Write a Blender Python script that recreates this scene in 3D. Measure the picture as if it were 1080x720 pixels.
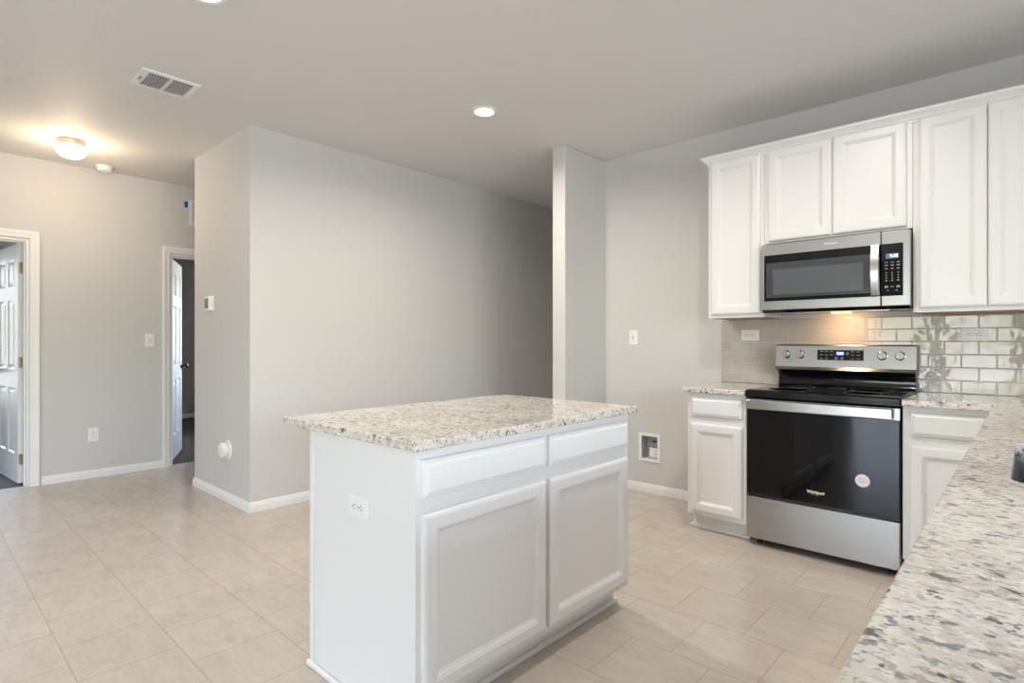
import bpy, bmesh, math, random
from mathutils import Vector, Matrix
for o in list(bpy.data.objects): bpy.data.objects.remove(o)
random.seed(4)
S = bpy.context.scene
C = S.collection
PI = math.pi
rad = math.radians

# ---------------------------------------------------------------- camera
cd = bpy.data.cameras.new('camera'); cam = bpy.data.objects.new('camera', cd); C.objects.link(cam)
cd.sensor_width = 36; cd.lens = 592/1080*36; cd.clip_start = 0.01; cd.clip_end = 200
cam.location = (0, 0, 1.208); cam.rotation_euler = (rad(90), 0, rad(42.69))
S.camera = cam

# ---------------------------------------------------------------- exposure
S.view_settings.view_transform = 'Standard'
S.view_settings.look = 'None'
S.view_settings.gamma = 1
S.view_settings.use_curve_mapping = False
S.view_settings.exposure = 0.08
SKY = 19.0           # brightness of the daylight outside
CAN_W = 19           # recessed ceiling lights, watts
HALL_W = 10
HOOD_W = 1.4

# ---------------------------------------------------------------- world: bright hazy sky over a line of trees
def nodes_of(t):
    t.nodes.clear(); return t.nodes, t.links
w = bpy.data.worlds.new('sky'); S.world = w; w.use_nodes = True
N, L = nodes_of(w.node_tree)
tc = N.new('ShaderNodeTexCoord'); sx = N.new('ShaderNodeSeparateXYZ'); L.new(tc.outputs['Generated'], sx.inputs[0])
nz = N.new('ShaderNodeTexNoise'); nz.inputs['Scale'].default_value = 14; nz.inputs['Detail'].default_value = 6
L.new(tc.outputs['Generated'], nz.inputs['Vector'])
ma = N.new('ShaderNodeMath'); ma.operation = 'MULTIPLY_ADD'; ma.inputs[1].default_value = -0.35; ma.inputs[2].default_value = 0.17
L.new(nz.outputs['Fac'], ma.inputs[0])
ad = N.new('ShaderNodeMath'); L.new(sx.outputs['Z'], ad.inputs[0]); L.new(ma.outputs[0], ad.inputs[1])
cr = N.new('ShaderNodeValToRGB'); L.new(ad.outputs[0], cr.inputs[0])
e = cr.color_ramp.elements
e[0].position = 0.0; e[0].color = (0.46, 0.47, 0.46, 1)
e[1].position = 0.30; e[1].color = (0.74, 0.90, 1.18, 1)
for p, c in ((0.02, (0.30, 0.35, 0.25, 1)), (0.075, (0.42, 0.47, 0.37, 1)), (0.11, (0.84, 0.94, 1.08, 1))):
    k = e.new(p); k.color = c
bg = N.new('ShaderNodeBackground'); bg.inputs['Strength'].default_value = SKY
L.new(cr.outputs[0], bg.inputs[0])
ow = N.new('ShaderNodeOutputWorld'); L.new(bg.outputs[0], ow.inputs[0])

def portal(name, loc, rot, sx_, sy_):
    l = bpy.data.lights.new(name, 'AREA'); l.shape = 'RECTANGLE'; l.size = sx_; l.size_y = sy_
    l.cycles.is_portal = True
    o = bpy.data.objects.new(name, l); C.objects.link(o); o.location = loc; o.rotation_euler = rot
    return o

# ---------------------------------------------------------------- materials
def mat(name, col, rough=0.5, metal=0.0, spec=0.5, emit=None, estr=0.0, coat=0.0):
    m = bpy.data.materials.new(name); m.use_nodes = True
    b = m.node_tree.nodes['Principled BSDF']
    b.inputs['Base Color'].default_value = (*col, 1); b.inputs['Roughness'].default_value = rough
    b.inputs['Metallic'].default_value = metal; b.inputs['Specular IOR Level'].default_value = spec
    b.inputs['Coat Weight'].default_value = coat
    if emit: b.inputs['Emission Color'].default_value = (*emit, 1); b.inputs['Emission Strength'].default_value = estr
    return m
def nd(m, typ, **kw):
    n = m.node_tree.nodes.new(typ)
    for k, v in kw.items():
        if k in n.inputs: n.inputs[k].default_value = v
        else: setattr(n, k, v)
    return n
def lk(m, a, b): m.node_tree.links.new(a, b)
def pos(m): return nd(m, 'ShaderNodeNewGeometry').outputs['Position']
def bsdf(m): return m.node_tree.nodes['Principled BSDF']
def bump(m, h, strength, dist=0.002):
    b = nd(m, 'ShaderNodeBump'); b.inputs['Strength'].default_value = strength; b.inputs['Distance'].default_value = dist
    lk(m, h, b.inputs['Height']); lk(m, b.outputs[0], bsdf(m).inputs['Normal']); return b
def noise(m, scale, detail=2, vec=None, rough=0.5):
    n = nd(m, 'ShaderNodeTexNoise'); n.inputs['Scale'].default_value = scale; n.inputs['Detail'].default_value = detail
    n.inputs['Roughness'].default_value = rough
    lk(m, vec or pos(m), n.inputs['Vector']); return n
def mixc(m, fac, a, b):
    x = nd(m, 'ShaderNodeMix', data_type='RGBA')
    for s, v in ((x.inputs[0], fac), (x.inputs[6], a), (x.inputs[7], b)):
        if hasattr(v, 'is_linked'): lk(m, v, s)
        else: s.default_value = v if not isinstance(v, tuple) else ((*v, 1) if len(v) == 3 else v)
    return x.outputs[2]
def ramp(m, fac, stops):
    r = nd(m, 'ShaderNodeValToRGB'); lk(m, fac, r.inputs[0]); e = r.color_ramp.elements
    e[0].position, e[0].color = stops[0][0], (*stops[0][1], 1); e[1].position, e[1].color = stops[-1][0], (*stops[-1][1], 1)
    for p, c in stops[1:-1]: k = e.new(p); k.color = (*c, 1)
    return r.outputs[0]
def mapping(m, vec, loc=(0, 0, 0), rot=(0, 0, 0), scale=(1, 1, 1)):
    n = nd(m, 'ShaderNodeMapping'); lk(m, vec, n.inputs[0])
    n.inputs[1].default_value = loc; n.inputs[2].default_value = rot; n.inputs[3].default_value = scale
    return n.outputs[0]

def paint(name, col, bscale=55, bstr=0.25, rough=0.6):
    m = mat(name, col, rough, spec=0.3)
    n = noise(m, bscale, 3); bump(m, n.outputs['Fac'], bstr, 0.003)
    return m
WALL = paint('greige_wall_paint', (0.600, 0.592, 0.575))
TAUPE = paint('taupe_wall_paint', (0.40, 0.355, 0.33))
CEIL = paint('ceiling_paint', (0.735, 0.730, 0.715), 40, 0.35)
TRIM = mat('white_trim_paint', (0.80, 0.79, 0.77), 0.35)
CAB = mat('white_cabinet_paint', (0.775, 0.775, 0.768), 0.34)
DOORW = mat('white_door_paint', (0.80, 0.80, 0.80), 0.4)
PLASTIC = mat('white_plastic', (0.82, 0.82, 0.81), 0.35)
PLASTIC_GREY = mat('grey_plastic', (0.45, 0.46, 0.48), 0.4)
VENTGREY = mat('grey_vent_louver', (0.50, 0.52, 0.56), 0.4)
DARK = mat('dark_slot', (0.02, 0.02, 0.02), 0.5)
BRONZE = mat('dark_bronze', (0.035, 0.028, 0.024), 0.3, 0.8)
BRASS = mat('aged_hinge_metal', (0.42, 0.33, 0.22), 0.35, 0.9)
NICKEL = mat('warm_nickel', (0.70, 0.58, 0.42), 0.3, 0.9)
BLACKGLASS = mat('black_glass', (0.003, 0.003, 0.004), 0.02, spec=0.36)
BLACK = mat('black_enamel', (0.004, 0.0045, 0.006), 0.10, spec=0.45)
BLACKPL = mat('black_plastic', (0.02, 0.02, 0.022), 0.4)
WOODEDGE = mat('raw_wood_edge', (0.42, 0.28, 0.15), 0.6)
GLYPH = mat('printed_white', (0.75, 0.75, 0.75), 0.5)
GLYPH_DIM = mat('printed_grey', (0.27, 0.27, 0.27), 0.5)
LOGO = mat('logo_silver', (0.85, 0.85, 0.84), 0.3)
LOGO_GOLD = mat('logo_gold', (0.75, 0.50, 0.12), 0.4)
PURPLE = mat('sticker_purple', (0.36, 0.14, 0.42), 0.5)
STICKER = mat('sticker_white', (0.80, 0.80, 0.84), 0.5)
STICKER_TXT = mat('sticker_print', (0.40, 0.36, 0.48), 0.5)
LCD = mat('display_blue', (0.01, 0.02, 0.1), 0.2, emit=(0.05, 0.10, 0.9), estr=1.2)
LCD_GREY = mat('display_grey', (0.10, 0.13, 0.16), 0.2, emit=(0.06, 0.12, 0.22), estr=0.5)
DIGIT = mat('display_digits', (0.5, 0.6, 1), 0.3, emit=(0.45, 0.6, 1.0), estr=3.0)
MWGLASS = mat('microwave_screen', (0.095, 0.105, 0.115), 0.12, spec=0.7)
MWINNER = mat('microwave_window_border', (0.05, 0.055, 0.06), 0.08, spec=0.7)
BLUETAPE = mat('blue_tape', (0.01, 0.06, 0.55), 0.6)
def carpet(name, a, b):
    m = mat(name, a, 0.95, spec=0.1); n = noise(m, 90, 4)
    lk(m, mixc(m, n.outputs['Fac'], a, b), bsdf(m).inputs['Base Color']); bump(m, n.outputs['Fac'], 0.8, 0.01); return m
CARPET_G = carpet('grey_carpet', (0.10, 0.10, 0.105), (0.22, 0.22, 0.23))
CARPET_B = carpet('brown_carpet', (0.085, 0.072, 0.068), (0.19, 0.165, 0.155))

def steel(name, axis, col=(0.40, 0.396, 0.39), rough=0.30):
    m = mat(name, col, rough, 1.0)
    sc = {'x': (3, 260, 260), 'z': (260, 260, 3)}[axis]
    n = noise(m, 1.0, 3, mapping(m, pos(m), scale=sc))
    mr = nd(m, 'ShaderNodeMapRange'); mr.inputs[3].default_value = rough-0.05; mr.inputs[4].default_value = rough+0.07
    lk(m, n.outputs['Fac'], mr.inputs[0]); lk(m, mr.outputs[0], bsdf(m).inputs['Roughness'])
    bump(m, n.outputs['Fac'], 0.02, 0.0003)
    return m
STEEL = steel('brushed_stainless', 'x')
STEELV = steel('brushed_stainless_handle', 'x', (0.47, 0.465, 0.455), 0.24)
SINKSTEEL = steel('sink_stainless', 'x', (0.10, 0.095, 0.088), 0.25)

# floor: 13 inch beige stone-look tile, running bond along X
FLOOR = mat('beige_floor_tile', (0.6, 0.5, 0.4), 0.3)
m = FLOOR
v = mapping(m, pos(m), loc=(1.03 + 0.3224*40, -0.418 + 0.3215*20, 0))
br = nd(m, 'ShaderNodeTexBrick', offset=0.5, offset_frequency=2, squash=1.0)
lk(m, v, br.inputs['Vector'])
for k, val in (('Scale', 1.0), ('Mortar Size', 0.0028), ('Mortar Smooth', 0.2), ('Bias', 0.0), ('Brick Width', 0.3224), ('Row Height', 0.3215)): br.inputs[k].default_value = val
br.inputs['Color1'].default_value = (0.0, 0, 0, 1); br.inputs['Color2'].default_value = (1, 1, 1, 1); br.inputs['Mortar'].default_value = (0.5, 0.5, 0.5, 1)
n1 = noise(m, 5.5, 6, mapping(m, pos(m), rot=(0, 0, 0.3), scale=(1, 2.2, 1)), 0.62)
base = ramp(m, n1.outputs['Fac'], [(0.30, (0.485, 0.415, 0.352)), (0.5, (0.540, 0.470, 0.405)), (0.70, (0.590, 0.527, 0.467))])
n2 = noise(m, 16, 5, None, 0.7)
vein = ramp(m, n2.outputs['Fac'], [(0.46, (0, 0, 0)), (0.5, (1, 1, 1)), (0.54, (0, 0, 0))])
vm = nd(m, 'ShaderNodeMath', operation='MULTIPLY'); lk(m, vein, vm.inputs[0]); vm.inputs[1].default_value = 0.16
base = mixc(m, vm.outputs[0], base, (0.65, 0.600, 0.545))
n3 = noise(m, 1.0, 5, mapping(m, pos(m), rot=(0, 0, 0.12), scale=(14, 60, 14)), 0.65)
streak = ramp(m, n3.outputs['Fac'], [(0.40, (0, 0, 0)), (0.66, (0.45, 0.45, 0.45))])
base = mixc(m, streak, base, (0.64, 0.587, 0.53))
tm = nd(m, 'ShaderNodeMath', operation='MULTIPLY'); lk(m, br.outputs['Color'], tm.inputs[0]); tm.inputs[1].default_value = 0.30
base = mixc(m, tm.outputs[0], base, (0.475, 0.403, 0.34))
base = mixc(m, br.outputs['Fac'], base, (0.46, 0.38, 0.305))
lk(m, base, bsdf(m).inputs['Base Color'])
mr = nd(m, 'ShaderNodeMapRange'); lk(m, n2.outputs['Fac'], mr.inputs[0]); mr.inputs[3].default_value = 0.16; mr.inputs[4].default_value = 0.32
lk(m, mr.outputs[0], bsdf(m).inputs['Roughness'])
iv = nd(m, 'ShaderNodeMath', operation='SUBTRACT'); iv.inputs[0].default_value = 1; lk(m, br.outputs['Fac'], iv.inputs[1])
bump(m, iv.outputs[0], 0.35, 0.0015)

# backsplash: greige glossy 3x6 subway tile
BACKSPLASH = mat('glossy_subway_tile', (0.5, 0.47, 0.43), 0.07, spec=0.6)
m = BACKSPLASH
sp = nd(m, 'ShaderNodeSeparateXYZ'); lk(m, pos(m), sp.inputs[0])
cb = nd(m, 'ShaderNodeCombineXYZ'); lk(m, sp.outputs['X'], cb.inputs[0]); lk(m, sp.outputs['Z'], cb.inputs[1])
v = mapping(m, cb.outputs[0], loc=(0.511 + 0.152*20, -0.912, 0))
def brick2(mort, smooth):
    b = nd(m, 'ShaderNodeTexBrick', offset=0.5, offset_frequency=2, squash=1.0); lk(m, v, b.inputs['Vector'])
    for k, val in (('Scale', 1.0), ('Mortar Size', mort), ('Mortar Smooth', smooth), ('Brick Width', 0.152), ('Row Height', 0.0742)): b.inputs[k].default_value = val
    b.inputs['Color1'].default_value = (0, 0, 0, 1); b.inputs['Color2'].default_value = (1, 1, 1, 1); b.inputs['Mortar'].default_value = (0.5, 0.5, 0.5, 1)
    return b
b1 = brick2(0.0013, 0.1); b2 = brick2(0.0045, 1.0)
tile = mixc(m, b1.outputs['Color'], (0.455, 0.425, 0.385), (0.50, 0.47, 0.43))
lk(m, mixc(m, b1.outputs['Fac'], tile, (0.56, 0.54, 0.50)), bsdf(m).inputs['Base Color'])
mr = nd(m, 'ShaderNodeMapRange'); lk(m, b1.outputs['Fac'], mr.inputs[0]); mr.inputs[3].default_value = 0.05; mr.inputs[4].default_value = 0.6
lk(m, mr.outputs[0], bsdf(m).inputs['Roughness'])
nw = noise(m, 11, 2)
h1 = nd(m, 'ShaderNodeMath', operation='MULTIPLY_ADD'); lk(m, nw.outputs['Fac'], h1.inputs[0]); h1.inputs[1].default_value = 1.3
iv = nd(m, 'ShaderNodeMath', operation='SUBTRACT'); iv.inputs[0].default_value = 1; lk(m, b2.outputs['Fac'], iv.inputs[1]); lk(m, iv.outputs[0], h1.inputs[2])
bump(m, h1.outputs[0], 0.60, 0.0022)

# granite
def granite(name, stretch=(1, 1, 1), rough=0.12):
    m = mat(name, (0.7, 0.65, 0.6), rough, spec=0.5)
    p = mapping(m, pos(m), rot=(0, 0, 0.25), scale=stretch)
    g = lambda x: (x, x, x)
    def layer(scale, lo, hi, col, base, seed, detail=6, r=0.68, op=1.0, mask=None):
        n = noise(m, scale, detail, mapping(m, p, loc=(seed, seed*1.7, seed*0.6)), r)
        f_ = ramp(m, n.outputs['Fac'], [(lo, g(0)), (hi, g(op))])
        if mask:
            q = nd(m, 'ShaderNodeMath', operation='MULTIPLY'); lk(m, f_, q.inputs[0]); lk(m, mask, q.inputs[1]); f_ = q.outputs[0]
        return mixc(m, f_, base, col)
    nA = noise(m, 9, 5, p, 0.6)
    base = ramp(m, nA.outputs['Fac'], [(0.34, (0.58, 0.520, 0.450)), (0.5, (0.67, 0.620, 0.555)), (0.66, (0.74, 0.705, 0.65))])
    clump = noise(m, 6, 3, mapping(m, p, loc=(9, 2, 4)), 0.6)
    mk = ramp(m, clump.outputs['Fac'], [(0.36, g(0.35)), (0.60, g(1))])
    base = layer(60, 0.52, 0.60, (0.80, 0.78, 0.735), base, 2.0, 5, 0.65, 0.8)            # pale crystals
    base = layer(42, 0.535, 0.60, (0.36, 0.350, 0.345), base, 5.3, 6, 0.70, 0.85, mk)      # grey mottling
    base = layer(85, 0.560, 0.61, (0.33, 0.285, 0.245), base, 11.0, 4, 0.60, 0.7)          # brown grains
    base = layer(58, 0.585, 0.620, (0.060, 0.062, 0.072), base, 17.0, 4, 0.60, 1.0, mk)    # black mica
    base = layer(34, 0.645, 0.675, (0.075, 0.060, 0.055), base, 23.0, 3, 0.55, 0.95)       # few larger dark flecks
    lk(m, base, bsdf(m).inputs['Base Color'])
    return m
GRANITE = granite('speckled_granite', (0.80, 1.10, 1.0))

# window glass: clear, with a light reflection
GLASS = bpy.data.materials.new('window_glass'); GLASS.use_nodes = True
N, L = nodes_of(GLASS.node_tree)
tr = N.new('ShaderNodeBsdfTransparent'); gl = N.new('ShaderNodeBsdfGlossy'); gl.inputs['Roughness'].default_value = 0.0
fr = N.new('ShaderNodeFresnel'); fr.inputs['IOR'].default_value = 1.4
mx = N.new('ShaderNodeMixShader'); L.new(fr.outputs[0], mx.inputs[0]); L.new(tr.outputs[0], mx.inputs[1]); L.new(gl.outputs[0], mx.inputs[2])
out = N.new('ShaderNodeOutputMaterial'); L.new(mx.outputs[0], out.inputs[0])
LAMPGLASS = mat('lit_frosted_glass', (0.9, 0.85, 0.75), 0.4, emit=(1.0, 0.80, 0.58), estr=9.0)
CANLENS = mat('lit_lens', (0.9, 0.88, 0.82), 0.4, emit=(1.0, 0.90, 0.76), estr=9.0)

# ---------------------------------------------------------------- mesh helpers
def link(name, bm, m, parent=None, smooth=False, label=None):
    bmesh.ops.recalc_face_normals(bm, faces=bm.faces[:])
    me = bpy.data.meshes.new(name)
    off = Vector((0, 0, 0)); p = parent
    while p is not None: off += Vector(p.location); p = p.parent
    if off.length > 0: bmesh.ops.translate(bm, verts=bm.verts[:], vec=-off)
    bm.to_mesh(me); bm.free()
    me.materials.append(m)
    if smooth:
        for f in me.polygons: f.use_smooth = True
        if smooth != 'all':
            me.set_sharp_from_angle(angle=rad(smooth if smooth is not True else 35))
    o = bpy.data.objects.new(name, me); C.objects.link(o)
    if parent: o.parent = parent
    if label: o['label'] = label
    return o
def recenter(o):           # origin of a one-mesh thing to its base centre
    me = o.data; xs = [v.co for v in me.vertices]
    c = Vector(((min(v.x for v in xs)+max(v.x for v in xs))/2, (min(v.y for v in xs)+max(v.y for v in xs))/2, min(v.z for v in xs)))
    for v in me.vertices: v.co -= c
    o.location = Vector(o.location) + c; return o
def thing(name, label, cat, loc, group=None):
    o = bpy.data.objects.new(name, None); C.objects.link(o); o.empty_display_size = 0.1
    o.location = loc; o['label'] = label; o['category'] = cat
    if group: o['group'] = group
    return o
def tag(o, label, cat, group=None):
    o['label'] = label; o['category'] = cat
    if group: o['group'] = group
    return o
def struct(o): o['kind'] = 'structure'; return o
def box(bm, x0, x1, y0, y1, z0, z1, bev=0, seg=2):
    r = bmesh.ops.create_cube(bm, size=1, matrix=Matrix.Translation(((x0+x1)/2, (y0+y1)/2, (z0+z1)/2)) @ Matrix.Diagonal((x1-x0, y1-y0, z1-z0, 1)))
    if bev:
        es = list({e for v_ in r['verts'] for e in v_.link_edges})
        bmesh.ops.bevel(bm, geom=es, offset=bev, segments=seg, affect='EDGES', profile=0.5)
    return bm
def B(*a, **k): return box(bmesh.new(), *a, **k)
class Frame:               # local axes on a face: u along, v up, d outward
    def __init__(s, O, U, Nn): s.O = Vector(O); s.U = Vector(U); s.N = Vector(Nn); s.Z = Vector((0, 0, 1))
    def p(s, u, v_, d): return s.O + s.U*u + s.Z*v_ + s.N*d
    def box(s, bm, u0, u1, v0, v1, d0, d1, bev=0, seg=2):
        a = s.p(u0, v0, d0); b = s.p(u1, v1, d1)
        return box(bm, min(a.x, b.x), max(a.x, b.x), min(a.y, b.y), max(a.y, b.y), min(a.z, b.z), max(a.z, b.z), bev, seg)
    def B(s, *a, **k): return s.box(bmesh.new(), *a, **k)
    def loops(s, bm, u0, u1, v0, v1, prof, back=0.0):   # nested rectangles: prof = [(inset, depth), ...]
        rings = []
        for ins, d in [(0, back)] + prof:
            rings.append([bm.verts.new(s.p(*q, d)) for q in ((u0+ins, v0+ins), (u1-ins, v0+ins), (u1-ins, v1-ins), (u0+ins, v1-ins))])
        for a, b in zip(rings, rings[1:]):
            for i in range(4): bm.faces.new((a[i], a[(i+1) % 4], b[(i+1) % 4], b[i]))
        bm.faces.new(rings[0]); bm.faces.new(rings[-1]); return bm
    def lathe(s, bm, u, v_, prof, n=32):                # revolve (radius, d) about the outward axis
        rings = []
        for r, d in prof:
            if r < 1e-6: rings.append([bm.verts.new(s.p(u, v_, d))])
            else: rings.append([bm.verts.new(s.p(u + r*math.cos(2*PI*i/n), v_ + r*math.sin(2*PI*i/n), d)) for i in range(n)])
        for a, b in zip(rings, rings[1:]):
            for i in range(n):
                j = (i+1) % n
                if len(a) == 1: bm.faces.new((a[0], b[i], b[j]))
                elif len(b) == 1: bm.faces.new((a[i], a[j], b[0]))
                else: bm.faces.new((a[i], a[j], b[j], b[i]))
        for rg in (rings[0], rings[-1]):
            if len(rg) > 2: bm.faces.new(rg)
        return bm
def zlathe(bm, cx, cy, prof, n=40):                     # revolve (radius, z) about a vertical axis
    rings = []
    for r, z in prof:
        if r < 1e-6: rings.append([bm.verts.new((cx, cy, z))])
        else: rings.append([bm.verts.new((cx + r*math.cos(2*PI*i/n), cy + r*math.sin(2*PI*i/n), z)) for i in range(n)])
    for a, b in zip(rings, rings[1:]):
        for i in range(n):
            j = (i+1) % n
            if len(a) == 1: bm.faces.new((a[0], b[i], b[j]))
            elif len(b) == 1: bm.faces.new((a[i], a[j], b[0]))
            else: bm.faces.new((a[i], a[j], b[j], b[i]))
    for rg in (rings[0], rings[-1]):
        if len(rg) > 2: bm.faces.new(rg)
    return bm
def poly_slab(outer, holes, P, d0, d1, bev=0):
    """flat polygon with holes, extruded from d0 to d1; P(a, b, d) -> world"""
    bm = bmesh.new(); es = []
    for lp in [outer] + holes:
        vs = [bm.verts.new(P(a, b, d0)) for a, b in lp]
        for i in range(len(vs)): es.append(bm.edges.new((vs[i], vs[(i+1) % len(vs)])))
    r = bmesh.ops.triangle_fill(bm, use_beauty=True, use_dissolve=False, edges=es)
    fs = [g for g in r['geom'] if isinstance(g, bmesh.types.BMFace)]
    ex = bmesh.ops.extrude_face_region(bm, geom=fs)
    vec = Vector(P(0, 0, d1)) - Vector(P(0, 0, d0))
    bmesh.ops.translate(bm, verts=[g for g in ex['geom'] if isinstance(g, bmesh.types.BMVert)], vec=vec)
    bmesh.ops.recalc_face_normals(bm, faces=bm.faces[:])
    bmesh.ops.dissolve_limit(bm, angle_limit=0.01, verts=bm.verts[:], edges=bm.edges[:])
    if bev:
        ed = [e_ for e_ in bm.edges if len(e_.link_faces) == 2 and e_.calc_face_angle(0) > 1.2]
        bmesh.ops.bevel(bm, geom=ed, offset=bev, segments=2, affect='EDGES', profile=0.5)
    return bm
def rrect(x0, x1, y0, y1, r, n=6):
    pts = []
    for cx, cy, a0 in ((x1-r, y1-r, 0), (x0+r, y1-r, 90), (x0+r, y0+r, 180), (x1-r, y0+r, 270)):
        for i in range(n+1):
            a = rad(a0 + 90*i/n); pts.append((cx + r*math.cos(a), cy + r*math.sin(a)))
    return pts
def rect(a0, a1, b0, b1): return [(a0, b0), (a1, b0), (a1, b1), (a0, b1)]
def text_bm(s, size, fr, u, v_, d, depth=0.0006, align='CENTER', bold=0.0, shear=0.0):
    cu = bpy.data.curves.new('t', 'FONT'); cu.body = s; cu.size = size; cu.extrude = depth; cu.align_x = align; cu.align_y = 'CENTER'
    cu.offset = bold; cu.shear = shear
    o = bpy.data.objects.new('t', cu); C.objects.link(o)
    dg = bpy.context.evaluated_depsgraph_get(); me = bpy.data.meshes.new_from_object(o.evaluated_get(dg))
    bm = bmesh.new(); bm.from_mesh(me)
    for q in bm.verts: q.co = fr.p(u + q.co.x, v_ + q.co.y, d + q.co.z)
    bpy.data.objects.remove(o); bpy.data.curves.remove(cu); bpy.data.meshes.remove(me)
    return bm

# ---------------------------------------------------------------- the room
H = 2.74
XF, YR, XB, YB, XK, XR = -6.12, 4.05, -4.05, -6.0, 0.56, 4.2     # far wall, range wall, partition, back wall, end of the counters, right wall
T = 0.12
struct(link('floor', B(XF-0.06, XR+T, YB-T, 5.7, -0.1, 0), FLOOR))
struct(link('floor_bedroom', B(-9.8, XF-0.06, -0.5, 1.1, -0.1, 0), CARPET_G))
struct(link('floor_study', B(-9.8, XF-0.06, 1.1, 5.0, -0.1, 0), CARPET_B))
struct(link('ceiling', B(-9.9, XR+T, YB-T, 5.7, H, H+0.1), CEIL))
PX = lambda x: (lambda a, b, d: (x+d, a, b))             # polygon in the YZ plane
PY = lambda y: (lambda a, b, d: (a, y+d, b))             # polygon in the XZ plane
PZ = lambda z: (lambda a, b, d: (a, b, z+d))
DH = 2.055
WB = [(-2.65, -1.50), (-1.27, -0.08)]          # windows in the back wall
WZ = (0.22, 2.12)
WL = [(-4.2, -2.9)]   # and in the left wall
D1 = (-0.07, 0.705); D2 = (1.757, 2.52)
struct(link('wall_left', poly_slab([(YB, 0), (D1[0], 0), (D1[0], DH), (D1[1], DH), (D1[1], 0), (D2[0], 0), (D2[0], DH), (D2[1], DH), (D2[1], 0), (5.0, 0), (5.0, H), (YB, H)], [rect(a, b, *WZ) for a, b in WL], PX(XF), -T, 0), WALL))

struct(link('wall_back', poly_slab(rect(XF-T, XR+T, 0, H), [rect(a, b, *WZ) for a, b in WB], PY(YB), -T, 0), WALL))
WS = [(-4.6, -3.2), (-2.9, -1.5), (-1.2, 0.2), (0.45, 1.85)]; WSZ = (0.3, 2.3)
struct(link('wall_right', poly_slab(rect(YB, YR+T, 0, H), [rect(a, b, *WSZ) for a, b in WS], PX(XR), 0, T), WALL))
WBX = (-2.312, -2.159, 0.266, 0.456)
struct(link('wall_range', poly_slab(rect(-2.70, XR, 0, H), [rect(*WBX)], PY(YR), 0, T), WALL))
struct(link('wall_stub', B(-2.78, -2.655, 3.485, 5.6, 0, H, 0.008), WALL))
struct(link('wall_partition', poly_slab([(-5.16, 1.66), (XB, 1.66), (XB, 5.6), (XB-T, 5.6), (XB-T, 1.66+T), (-5.16+T, 1.66+T), (-5.16+T, 5.0), (-5.16, 5.0)], [], PZ(0), 0, H), WALL))
struct(link('wall_passage_end', B(XB, -2.78, 5.5, 5.6, 0, H), WALL))
struct(link('wall_hall_end', B(XF, -5.16, 4.9, 5.0, 0, H), WALL))
# rooms beyond the two doors
struct(link('wall_bedroom_side', B(-9.8, XF-T, 1.0, 1.1, 0, H), WALL))
struct(link('wall_bedroom_back', B(-9.8, XF-T, -0.5, -0.4, 0, H), WALL))
WR1 = (-0.39, 0.50)
struct(link('wall_bedroom_far', poly_slab(rect(-0.5, 1.1, 0, H), [rect(*WR1, 0.4, 2.3)], PX(-9.8), -0.1, 0), WALL))
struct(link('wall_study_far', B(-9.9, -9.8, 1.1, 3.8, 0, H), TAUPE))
WR2 = (-8.3, -6.6)
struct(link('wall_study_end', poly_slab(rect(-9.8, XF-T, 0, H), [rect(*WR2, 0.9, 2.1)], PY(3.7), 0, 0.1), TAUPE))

def window(n, fr, w_, h_, depth):
    """frame flush in the opening; u along, v up, d towards the room"""
    o = bpy.data.objects.new('window_%d' % n, None); C.objects.link(o); o.location = fr.p(w_/2, 0, 0); struct(o)
    bm = bmesh.new(); t = 0.045
    for a in ((0, t, 0, h_), (w_-t, w_, 0, h_), (t, w_-t, 0, t), (t, w_-t, h_-t, h_), (t, w_-t, h_*0.5-0.02, h_*0.5+0.02)): fr.box(bm, *a, -depth*0.7, -depth*0.3)
    link('window_frame', bm, TRIM, o)
    for a, b in ((t, h_*0.5-0.02), (h_*0.5+0.02, h_-t)):
        link('pane', fr.B(t, w_-t, a, b, -depth*0.5-0.003, -depth*0.5+0.003), GLASS, o)
    link('window_sill', fr.B(-0.04, w_+0.04, -0.022, -0.001, -depth*0.3, 0.03, bev=0.004), TRIM, o)
    return o
n = 1
for a, b in WB:
    window(n, Frame((a, YB, WZ[0]), (1, 0, 0), (0, 1, 0)), b-a, WZ[1]-WZ[0], T); n += 1
    portal('window_daylight', ((a+b)/2, YB-0.004, sum(WZ)/2), (rad(90), 0, 0), b-a, WZ[1]-WZ[0])
for a, b in WL:
    window(n, Frame((XF, a, WZ[0]), (0, 1, 0), (1, 0, 0)), b-a, WZ[1]-WZ[0], T); n += 1
    portal('window_daylight', (XF-0.004, (a+b)/2, sum(WZ)/2), (0, rad(-90), 0), WZ[1]-WZ[0], b-a)
for a, b in WS:
    window(n, Frame((XR, a, WSZ[0]), (0, 1, 0), (-1, 0, 0)), b-a, WSZ[1]-WSZ[0], T); n += 1
    portal('window_daylight', (XR+0.004, (a+b)/2, sum(WSZ)/2), (0, rad(90), 0), WSZ[1]-WSZ[0], b-a)
window(n, Frame((-9.8, WR1[0], 0.4), (0, 1, 0), (1, 0, 0)), WR1[1]-WR1[0], 1.9, 0.1); n += 1
portal('window_daylight', (-9.804, sum(WR1)/2, 1.35), (0, rad(-90), 0), 1.9, WR1[1]-WR1[0])
window(n, Frame((WR2[0], 3.7, 0.9), (1, 0, 0), (0, -1, 0)), WR2[1]-WR2[0], 1.2, 0.1); n += 1
portal('window_daylight', (sum(WR2)/2, 3.704, 1.5), (rad(-90), 0, 0), WR2[1]-WR2[0], 1.2)

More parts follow.
